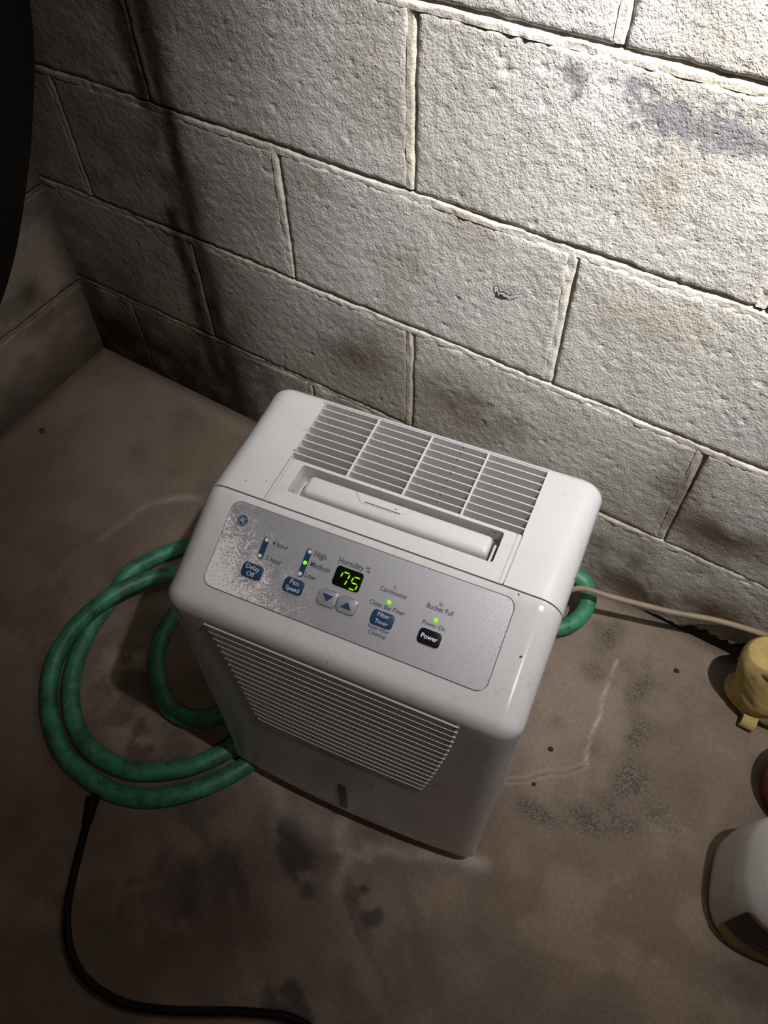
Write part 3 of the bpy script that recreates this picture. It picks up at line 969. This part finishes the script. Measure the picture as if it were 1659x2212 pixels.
strokes = []
ring = [(0.86 * math.cos(a), 0.86 * math.sin(a)) for a in np.linspace(0, 2 * math.pi, 33)]
strokes.append((ring, 0.05))
for a0 in (20, 110, 200, 290):      # little waves inside the ring
    strokes.append(([((0.86 - 0.13 * math.sin(math.pi * t)) * math.cos(math.radians(a0 + 62 * t)), (0.86 - 0.13 * math.sin(math.pi * t)) * math.sin(math.radians(a0 + 62 * t))) for t in np.linspace(0, 1, 6)], 0.03))
strokes.append(([(-0.10, 0.30), (-0.22, 0.42), (-0.34, 0.34), (-0.28, 0.14), (-0.08, 0.10), (0.02, 0.24), (0.02, 0.40), (-0.08, 0.44), (-0.02, 0.10), (-0.10, -0.12), (-0.30, -0.26), (-0.50, -0.22), (-0.54, -0.06), (-0.38, -0.02), (-0.20, -0.10), (0.0, 0.02)], 0.085))
strokes.append(([(0.0, 0.02), (0.16, 0.14), (0.34, 0.34), (0.46, 0.30), (0.44, 0.16), (0.28, 0.06), (0.14, 0.10), (0.10, -0.06), (0.24, -0.08), (0.36, -0.14), (0.40, -0.32), (0.28, -0.48), (0.10, -0.48), (0.0, -0.34), (0.06, -0.18), (0.20, -0.24), (0.18, -0.34)], 0.085))
VV = []; FF = []
for pts, wd in strokes:
    v, f = ribbon(pts, wd); o0 = len(VV)
    VV += (v * 0.0056).tolist(); FF += [tuple(k + o0 for k in q) for q in f]
me = bpy.data.meshes.new('badge_script'); me.from_pydata(VV, [], FF); me.update()
on_panel('badge_script', me, M_LIGHTTEXT, X(-132), 14.2, 0.00048)

# indicator strips
for x, q0, q1 in ((-101, 24.2, 41.0), (-55.8, 20.7, 43.6)):
    on_panel('indicator_strip', poly_prism(rrect(0, 0, 0.0058, (q1 - q0) / 1000 + 0.0058, 0.00285), 0, 0.0003), M_BLUE, X(x), (q0 + q1) / 2)
led(X(-100.6), 24.2, M_LEDOFF); led(X(-101.6), 41.0, M_LEDOFF)
led(X(-55.2), 20.7, M_LEDOFF); led(X(-55.8), 32.0, M_GREEN, 2.0, 'lit green indicator'); led(X(-56.5), 43.6, M_LEDOFF)
led(X(34.7), 39.3, M_GREEN, 2.0, 'lit green indicator'); led(X(81.4), 39.8, M_GREEN, 2.0, 'lit green indicator')
led(X(81.5), 24.0, M_LEDGREY, 1.9)
led(X(35.5), 23.5, M_SILVERBTN, 1.7)
ptext('4 hour', X(-94.2), X(-77), 25.0); ptext('2 hour', X(-94.8), X(-78), 40.6)
ptext('High', X(-50.1), X(-37.4), 20.6); ptext('Medium', X(-50.2), X(-29.6), 31.2); ptext('Low', X(-51.3), X(-40.2), 42.6)
ptext('Humidity %', X(-25.1), X(7.6), 18.2)
ptext('Continuous', X(22.1), X(48.6), 29.5)
ptext('Clean the Filter', X(17.1), X(52.4), 44.6)
ptext('Reset After', X(23.7), X(44.8), 66.0); ptext('Cleaning', X(25.7), X(43.0), 70.9)
ptext('Bucket Full', X(69), X(94.6), 29.3); ptext('Power On', X(70.6), X(92.3), 45.0)
BZ = 0.0016
button(X(-102.8), 57.3, 21.5, 14, M_BLUE, label='blue Delay Off button')
ptext('Delay', X(-110.4), X(-95.6), 54.2, M_LIGHTTEXT, BZ, 'button_text'); ptext('Off', X(-107.4), X(-98.9), 60.8, M_LIGHTTEXT, BZ, 'button_text')
button(X(-57.8), 56.5, 20.5, 14, M_BLUE, label='blue Fan Speed button')
ptext('Fan', X(-62.4), X(-53.4), 53.3, M_LIGHTTEXT, BZ, 'button_text'); ptext('Speed', X(-64.9), X(-50.8), 59.8, M_LIGHTTEXT, BZ, 'button_text')
button(X(34.6), 56.0, 22, 14, M_BLUE, label='blue Filter Timer button')
ptext('Filter', X(28.8), X(40.6), 52.7, M_LIGHTTEXT, BZ, 'button_text'); ptext('Timer', X(28.2), X(41.2), 59.3, M_LIGHTTEXT, BZ, 'button_text')
button(X(81.6), 56.6, 21.5, 14, M_BLACKBTN, label='black Power button')
ptext('Power', X(73.6), X(89.6), 56.6, M_WHITETEXT, BZ, 'button_text', 0.00022)
for cx, sgn in ((-22.2, -1), (-2.0, 1)):
    on_panel('button_surround', poly_prism(rrect(0, 0, 0.0198, 0.0158, 0.0042), 0, 0.00015), M_TEXT, X(cx), 56.0)
    button(X(cx), 56.0, 18.9, 14.9, M_SILVERBTN, label='silver down button' if sgn < 0 else 'silver up button', hgt=0.0018)
    h = 0.0034 * sgn
    on_panel('arrow_mark', poly_prism([(-0.0058, -h), (0.0058, -h), (0, h)][::sgn], 0, 0.0001), M_BLUE, X(cx), 56.0, 0.0018)

# display with seven-segment figures
on_panel('humidity_display', poly_prism(rrect(0, 0, 0.0278, 0.0190, 0.0030), -0.0003, 0.0006, 0.0004, 2), M_GLASS, X(-10.2), 32.4, 0, True, 'dark display window')


def segment_digit(cx, cq, segs, w=0.0072, h=0.0120, t=0.0013):
    sh = 0.16
    def rot(p): return (p[0] + sh * p[1], p[1])
    g = t * 0.55
    defs = dict(a=((-w / 2 + g, h / 2), (w / 2 - g, h / 2)), g=((-w / 2 + g, 0), (w / 2 - g, 0)), d=((-w / 2 + g, -h / 2), (w / 2 - g, -h / 2)),
                f=((-w / 2, h / 2 - g), (-w / 2, g)), b=((w / 2, h / 2 - g), (w / 2, g)), e=((-w / 2, -g), (-w / 2, -h / 2 + g)), c=((w / 2, -g), (w / 2, -h / 2 + g)))
    for s in segs:
        (x0, y0), (x1, y1) = defs[s]
        k = t / 2
        if abs(y1 - y0) < 1e-9:
            pl = [(x0, y0), (x0 + k, y0 - k), (x1 - k, y1 - k), (x1, y1), (x1 - k, y1 + k), (x0 + k, y0 + k)]
        else:
            pl = [(x0, y0), (x0 - k, y0 - k), (x1 - k, y1 + k), (x1, y1), (x1 + k, y1 + k), (x0 + k, y0 - k)]
        on_panel('display_segment', poly_prism([rot(p) for p in pl], 0, 0.0001), M_SEG, cx, cq, 0.00062)


segment_digit(X(-14.0), 33.4, 'abcf')
segment_digit(X(-2.6), 34.4, 'afgcd')

# ------------------------------------------------------------------ hose
hose_pts = [
    (0.250, -0.192, 0.110), (0.250, -0.165, 0.105), (0.262, -0.100, 0.085), (0.296, -0.045, 0.066), (0.330, -0.036, 0.060), (0.350, -0.053, 0.052), (0.354, -0.076, 0.036),
    (0.338, -0.104, 0.022), (0.29, -0.13, 0.016), (0.18, -0.135, 0.015), (0.03, -0.140, 0.015), (-0.12, -0.165, 0.015), (-0.215, -0.225, 0.015),
    (-0.278, -0.308, 0.015), (-0.304, -0.352, 0.015), (-0.315, -0.389, 0.015), (-0.306, -0.440, 0.015), (-0.298, -0.492, 0.015), (-0.280, -0.539, 0.015),
    (-0.252, -0.582, 0.015), (-0.216, -0.613, 0.015), (-0.175, -0.632, 0.015), (-0.132, -0.636, 0.015), (-0.090, -0.629, 0.015), (-0.055, -0.610, 0.015),
    (-0.026, -0.586, 0.014), (0.000, -0.552, 0.0132), (0.016, -0.515, 0.0132), (0.014, -0.462, 0.0132), (-0.006, -0.410, 0.0132), (-0.042, -0.366, 0.0132), (-0.092, -0.332, 0.0135), (-0.150, -0.314, 0.0145), (-0.210, -0.326, 0.021),
    (-0.255, -0.368, 0.032), (-0.275, -0.403, 0.041), (-0.291, -0.446, 0.046), (-0.305, -0.505, 0.037), (-0.301, -0.561, 0.024), (-0.273, -0.606, 0.016), (-0.234, -0.638, 0.015),
    (-0.189, -0.660, 0.015), (-0.133, -0.667, 0.015), (-0.083, -0.662, 0.015), (-0.042, -0.645, 0.015), (-0.010, -0.620, 0.015), (0.016, -0.590, 0.014), (0.038, -0.554, 0.0132),
    (0.054, -0.512, 0.0132), (0.054, -0.462, 0.0132), (0.038, -0.395, 0.0132), (0.010, -0.335, 0.0132), (-0.030, -0.290, 0.016), (-0.078, -0.272, 0.030), (-0.118, -0.284, 0.042), (-0.146, -0.320, 0.043), (-0.166, -0.358, 0.028), (-0.188, -0.388, 0.016),
    (-0.198, -0.412, 0.015), (-0.184, -0.459, 0.015), (-0.154, -0.497, 0.015), (-0.110, -0.526, 0.015), (-0.072, -0.528, 0.015), (-0.044, -0.514, 0.015), (-0.022, -0.487, 0.015)]
hose = obj('garden_hose', tube_mesh('garden_hose', catmull(hose_pts, 9), 0.0130, 20), MH)
tag(hose, 'grimy green garden hose coiled on the floor beside the dehumidifier', 'hose')

# ------------------------------------------------------------------ cords
cord = catmull([(0.305, -0.172, 0.125), (0.312, -0.130, 0.115), (0.335, -0.078, 0.100), (0.388, -0.058, 0.090), (0.466, -0.031, 0.080), (0.529, -0.013, 0.086), (0.595, -0.0075, 0.098), (0.68, -0.0085, 0.112), (0.85, -0.012, 0.10), (1.1, -0.03, 0.05), (1.3, -0.06, 0.006)], 8)
pc = obj('power_cord', tube_mesh('power_cord', cord, 0.0045, 12), M_CORD)
tag(pc, 'beige power cord stretched along the foot of the block wall', 'cord')

cab = [(-0.110, -0.683, 0.0065), (-0.097, -0.705, 0.006), (-0.077, -0.741, 0.0055), (-0.057, -0.775, 0.0055), (-0.038, -0.803, 0.0055), (-0.014, -0.826, 0.0055), (0.017, -0.843, 0.0055), (0.054, -0.848, 0.0055), (0.098, -0.841, 0.0055), (0.141, -0.822, 0.0055), (0.190, -0.793, 0.0055), (0.233, -0.767, 0.0055), (0.29, -0.742, 0.0055), (0.36, -0.75, 0.0055), (0.45, -0.80, .0055), (0.5, -0.9, .0055)]
ck = thing('black_cable', (-0.110, -0.683, 0.0), 'thin black cable curving across the dark floor from under the hose', 'cable')
p = catmull(cab, 8) - np.array([-0.110, -0.683, 0.0])
obj('cable_jacket', tube_mesh('cable_jacket', p, 0.0052, 12), M_CABLE, ck)
sp_ = p[:11]
obj('strain_relief', tube_mesh('strain_relief', sp_, np.linspace(0.0098, 0.0066, len(sp_)), 14), M_CABLE, ck)

# ------------------------------------------------------------------ jug
JR = math.radians(11)
jug = thing('plastic_jug', (0.735, -0.312, 0.0), 'off-white plastic jug with a yellow and black label on the floor at right', 'jug', JR)
JW, JD = 0.088, 0.076


def jug_sec(z):
    k = np.interp(z, [0, 0.006, 0.014, 0.05, 0.10, 0.13, 0.16, 0.185, 0.205, 0.215, 0.235], [0.86, 0.95, 0.985, 1.0, 0.97, 0.92, 0.78, 0.56, 0.34, 0.26, 0.25])
    e = np.interp(z, [0, 0.13, 0.2], [3.2, 3.0, 2.0])
    return k, e


def jug_pt(a, z, off=0.0):
    k, e = jug_sec(z)
    wx = JW * k + off; wy = JD * k + off
    if z > 0.19:
        s = np.interp(z, [0.19, 0.212], [0, 1]); m = (JW + JD) / 2 * k; wx = wx * (1 - s) + m * s; wy = wy * (1 - s) + m * s
    c, s_ = math.cos(a), math.sin(a)
    return (wx * np.sign(c) * abs(c) ** (2 / e), wy * np.sign(s_) * abs(s_) ** (2 / e), z)


zl = np.concatenate([[0, 0.003, 0.006, 0.010, 0.014], np.linspace(0.03, 0.235, 26)])
NA = 64
V = [jug_pt(2 * math.pi * j / NA, z) for z in zl for j in range(NA)]
F = [(i * NA + j, i * NA + (j + 1) % NA, (i + 1) * NA + (j + 1) % NA, (i + 1) * NA + j) for i in range(len(zl) - 1) for j in range(NA)]
F.append(tuple(range(NA))[::-1]); F.append(tuple(range((len(zl) - 1) * NA, len(zl) * NA)))
me = bpy.data.meshes.new('body'); me.from_pydata(V, [], F); me.update()
for p_ in me.polygons: p_.use_smooth = True
obj('body', me, M_JUG, jug)


def jug_patch(name, a0, a1, zlo, zhi, off, mat, parent, na=30, nz=12):
    A = np.linspace(a0, a1, na); V = []; F = []
    for a in A:
        lo, hi = zlo(a), zhi(a)
        for t in np.linspace(0, 1, nz): V.append(jug_pt(a, lo + (hi - lo) * t, off))
    F = [(i * nz + j, (i + 1) * nz + j, (i + 1) * nz + j + 1, i * nz + j + 1) for i in range(na - 1) for j in range(nz - 1)]
    me = bpy.data.meshes.new(name); me.from_pydata(V, [], F); me.update()
    for p_ in me.polygons: p_.use_smooth = True
    return obj(name, me, mat, parent)


A0, A1 = math.radians(220), math.radians(322)
def lt(a): return (a - A0) / (A1 - A0)
def cr(a): return 0.020 * max(0.0, 1 - lt(a) / 0.07) ** 2 + 0.020 * max(0.0, 1 - (1 - lt(a)) / 0.07) ** 2
lab = jug_patch('label', A0, A1, lambda a: 0.014 + cr(a), lambda a: 0.125 - cr(a) * 0.5, 0.0007, M_YELLOW, jug, 40, 24)
tag(lab, 'yellow and black printed label')
jug_patch('label_print', A0, A1, lambda a: 0.052, lambda a: 0.086, 0.0012, M_LBLACK, lab, 40, 8)
jug_patch('label_print', A0, A1, lambda a: 0.0885, lambda a: 0.118, 0.0012, M_LBLACK, lab, 40, 8)
jug_patch('label_emblem', math.radians(246), math.radians(276), lambda a: 0.057, lambda a: 0.074, 0.0016, M_LRED, lab, 12, 5)
bm = poly_prism([(0.023 * math.cos(a), 0.023 * math.sin(a)) for a in np.linspace(0, 2 * math.pi, 36, endpoint=False)], 0.226, 0.256, 0.003, 2)
obj('cap', bm_mesh('cap', bm, True, 40), simple('jug_cap_red', (0.25, 0.02, 0.02), 0.4), jug)
hp = catmull([(0.02, 0.0, 0.205), (0.05, 0.0, 0.215), (0.080, 0.0, 0.190), (0.085, 0.0, 0.150), (0.080, 0, 0.120)], 8)
obj('handle', tube_mesh('handle', hp, 0.011, 14), M_JUG, jug)

# ------------------------------------------------------------------ red tub
tub = thing('red_tub', (0.722, -0.160, 0.0), 'dark red round plastic tub behind the white jug', 'tub')


def lathe(name, prof, n=48):
    V = []; F = []
    for r, z in prof:
        for j in range(n):
            a = 2 * math.pi * j / n; V.append((r * math.cos(a), r * math.sin(a), z))
    for i in range(len(prof) - 1):
        for j in range(n):
            F.append((i * n + j, i * n + (j + 1) % n, (i + 1) * n + (j + 1) % n, (i + 1) * n + j))
    F.append(tuple(range(n))[::-1]); F.append(tuple(range((len(prof) - 1) * n, len(prof) * n)))
    me = bpy.data.meshes.new(name); me.from_pydata(V, [], F); me.update()
    for p_ in me.polygons: p_.use_smooth = True
    me.set_sharp_from_angle(angle=math.radians(45))
    return me


obj('tub_body', lathe('tub_body', [(0.050, 0), (0.054, 0.003), (0.058, 0.05)]), M_REDTUB, tub)
obj('lid', lathe('lid', [(0.0580, 0.0505), (0.0615, 0.0515), (0.0620, 0.060), (0.0600, 0.0625), (0.052, 0.0630), (0.050, 0.0605), (0.0, 0.0605)][:-1]), M_REDTUB, tub)

# ------------------------------------------------------------------ yellow glove, slumped in the corner of slab and wall


def blob(bm, pts, radii, flat=None):
    P = catmull(pts, 5); R_ = np.interp(np.linspace(0, 1, len(P)), np.linspace(0, 1, len(radii)), radii)
    for p_, r_ in zip(P, R_):
        m = Matrix.Translation(Vector(p_)) @ Matrix.Diagonal((r_, r_, r_ * (flat or 1.0), 1))
        bmesh.ops.create_icosphere(bm, subdivisions=2, radius=1.0, matrix=m)


glv = thing('work_glove', (0.626, -0.066, 0.0), 'crumpled pale yellow work glove lying at the foot of the wall', 'glove')
gb = bmesh.new()
o3 = np.array([0.640, -0.060, 0.0])
def gl(*pts): return [tuple(np.array(p_) - o3) for p_ in pts]
blob(gb, gl((0.614, -0.054, 0.120), (0.624, -0.054, 0.088), (0.638, -0.056, 0.050), (0.648, -0.058, 0.030)), [0.033, 0.037, 0.041, 0.030])
blob(gb, gl((0.700, -0.050, 0.040), (0.665, -0.056, 0.030), (0.640, -0.060, 0.020)), [0.040, 0.036, 0.020])
blob(gb, gl((0.640, -0.058, 0.030), (0.616, -0.062, 0.020), (0.603, -0.056, 0.020), (0.599, -0.048, 0.028)), [0.026, 0.018, 0.012, 0.008])
blob(gb, gl((0.645, -0.064, 0.022), (0.636, -0.074, 0.014)), [0.026, 0.013])
blob(gb, gl((0.690, -0.065, 0.028), (0.730, -0.075, 0.022)), [0.028, 0.016])
gme = remeshed(gb, 'palm', 0.0032, 8)
co = np.zeros(len(gme.vertices) * 3, np.float32); gme.vertices.foreach_get('co', co); co = co.reshape(-1, 3)
nz_ = fbm(co[:, 0] + co[:, 2], co[:, 1] - co[:, 2], 26, 3, 81) - .5
co[:, 1] += 0.008 * nz_; co[:, 2] = np.maximum(co[:, 2] + 0.005 * nz_, 0.001)
co[:, 1] = np.minimum(co[:, 1], 0.047); co[:, 2] = np.minimum(co[:, 2], 0.137)
gme.vertices.foreach_set('co', co.ravel()); gme.update()
obj('palm', gme, M_GLOVE, glv)
# dark cuff band and curled strap
a = np.linspace(0, 2 * math.pi, 33)
band = np.stack([-0.0125 + 0.0335 * np.cos(a), 0.0105 + 0.0330 * np.sin(a), 0.1270 + 0.002 * np.cos(a)], 1)
obj('cuff_band', tube_mesh('cuff_band', band, 0.0036, 8, False), M_GTRIM, glv)
st = []
for t in np.linspace(0, 1, 22):
    ang = math.radians(-60 + 250 * max(0, t - 0.45) / 0.55)
    if t < 0.45: st.append((-0.0005 + 0.004 * t, -0.012 - 0.046 * t, 0.030 - 0.020 * t))
    else: st.append((0.0015, -0.0335 - 0.0085 * math.sin((t - .45) / .55 * 4.2), 0.0125 + 0.0085 * math.cos((t - .45) / .55 * 4.2)))
st = np.array(st)
V = []; F = []
for i, (x, y, z) in enumerate(st):
    for dx, dn in ((-0.010, 0), (0.010, 0)): V.append((x + dx, y, z))
for i in range(len(st) - 1): F.append((2 * i, 2 * i + 1, 2 * i + 3, 2 * i + 2))
me = bpy.data.meshes.new('strap'); me.from_pydata(V, [], F); me.update()
tmp = obj('tmp', me); sm = tmp.modifiers.new('s', 'SOLIDIFY'); sm.thickness = 0.0022; me2 = evaluated(tmp, 'strap'); bpy.data.objects.remove(tmp)
for p_ in me2.polygons: p_.use_smooth = True
me2.set_sharp_from_angle(angle=math.radians(50))
obj('strap', me2, M_GLOVE, glv)

# ------------------------------------------------------------------ dark sack hanging at the left
sack_loc = np.array([-0.49, -0.30, 0.40])
V = []; NAs = 72; zz_ = np.concatenate([np.linspace(0, 0.06, 14), np.linspace(0.07, 1.0, 50)])
def smooth_i(z, a, b): return float(np.mean([np.interp(np.clip(z + d, 0, 1), a, b) for d in np.linspace(-0.05, 0.05, 11)]))
for z in zz_:
    ye = smooth_i(z, [0, 0.06, 0.19, 0.32, 0.5, 1.0], [-0.345, -0.268, -0.168, -0.090, -0.06, -0.06])
    r = np.interp(z, [0, 0.012, 0.03, 0.06, 0.12, 0.2, 1.0], [0.012, 0.05, 0.08, 0.10, 0.125, 0.14, 0.16])
    for j in range(NAs):
        an = 2 * math.pi * j / NAs
        fold = 1 + 0.020 * math.sin(an * 7 + 3 * z) + 0.015 * math.sin(an * 13 - 5 * z)
        V.append((0.62 * r * fold * math.cos(an), ye - r + r * fold * math.sin(an) + 0.30, z))
F = [(i * NAs + j, i * NAs + (j + 1) % NAs, (i + 1) * NAs + (j + 1) % NAs, (i + 1) * NAs + j) for i in range(len(zz_) - 1) for j in range(NAs)]
F.append(tuple(range(NAs))[::-1]); F.append(tuple(range((len(zz_) - 1) * NAs, len(zz_) * NAs)))
me = bpy.data.meshes.new('black_sack'); me.from_pydata(V, [], F); me.update()
for p_ in me.polygons: p_.use_smooth = True
sack = obj('black_sack', me, M_SACK); sack.location = sack_loc
tag(sack, 'black sack-like shape hanging in the dark beside the left wall', 'sack')

# ------------------------------------------------------------------ small debris
def pebble(name, loc, r, label, seed, group=None, flat=0.5):
    bm = bmesh.new(); bmesh.ops.create_icosphere(bm, subdivisions=2, radius=r)
    rd = random.Random(seed)
    for v in bm.verts:
        v.co *= 0.8 + 0.4 * rd.random(); v.co.z *= flat
    o = obj(name, bm_mesh(name, bm, True), M_DEBRIS); o.location = (loc[0], loc[1], loc[2] + r * flat * 0.7)
    return tag(o, label, 'debris', group)


pebble('dirt_crumb', (0.513, -0.071, 0), 0.0042, 'round dark crumb on the floor near the yellow glove', 1, 'dark crumbs on the floor')
pebble('dirt_crumb', (-0.690, -0.234, 0), 0.0055, 'dark crumb on the floor near the left wall', 2, 'dark crumbs on the floor')
pebble('dirt_crumb', (0.403, -0.282, 0), 0.0036, 'dark crumb just right of the dehumidifier beside the pale crack', 3, 'dark crumbs on the floor')
pebble('dirt_crumb', (0.404, -0.339, 0), 0.0030, 'dark crumb on the branch of the floor crack', 4, 'dark crumbs on the floor')
bug = thing('dead_insect', (0.126, -0.002, 0.507), 'small dark dead insect stuck to the block wall', 'insect')
bug.scale = (0.62, 0.8, 0.62)
obj('body', tube_mesh('body', catmull([(-0.013, 0, 0.003), (-0.009, -0.001, -0.003), (-0.002, -0.001, 0.001), (0.006, -0.001, -0.001), (0.014, 0, -0.003)], 6), np.interp(np.linspace(0, 1, 25), [0, .15, .3, .5, .7, 1], [.0006, .0016, .0007, .0014, .0013, .0006]), 10), M_DEBRIS, bug)
for q_ in ([(-0.011, 0, 0.0), (-0.013, -0.002, 0.008), (-0.019, 0, 0.014)], [(0.010, 0, -0.002), (0.020, -0.002, 0.004), (0.034, 0, 0.010)]):
    obj('leg', tube_mesh('leg', catmull(q_, 5), 0.0005, 6), M_DEBRIS, bug)
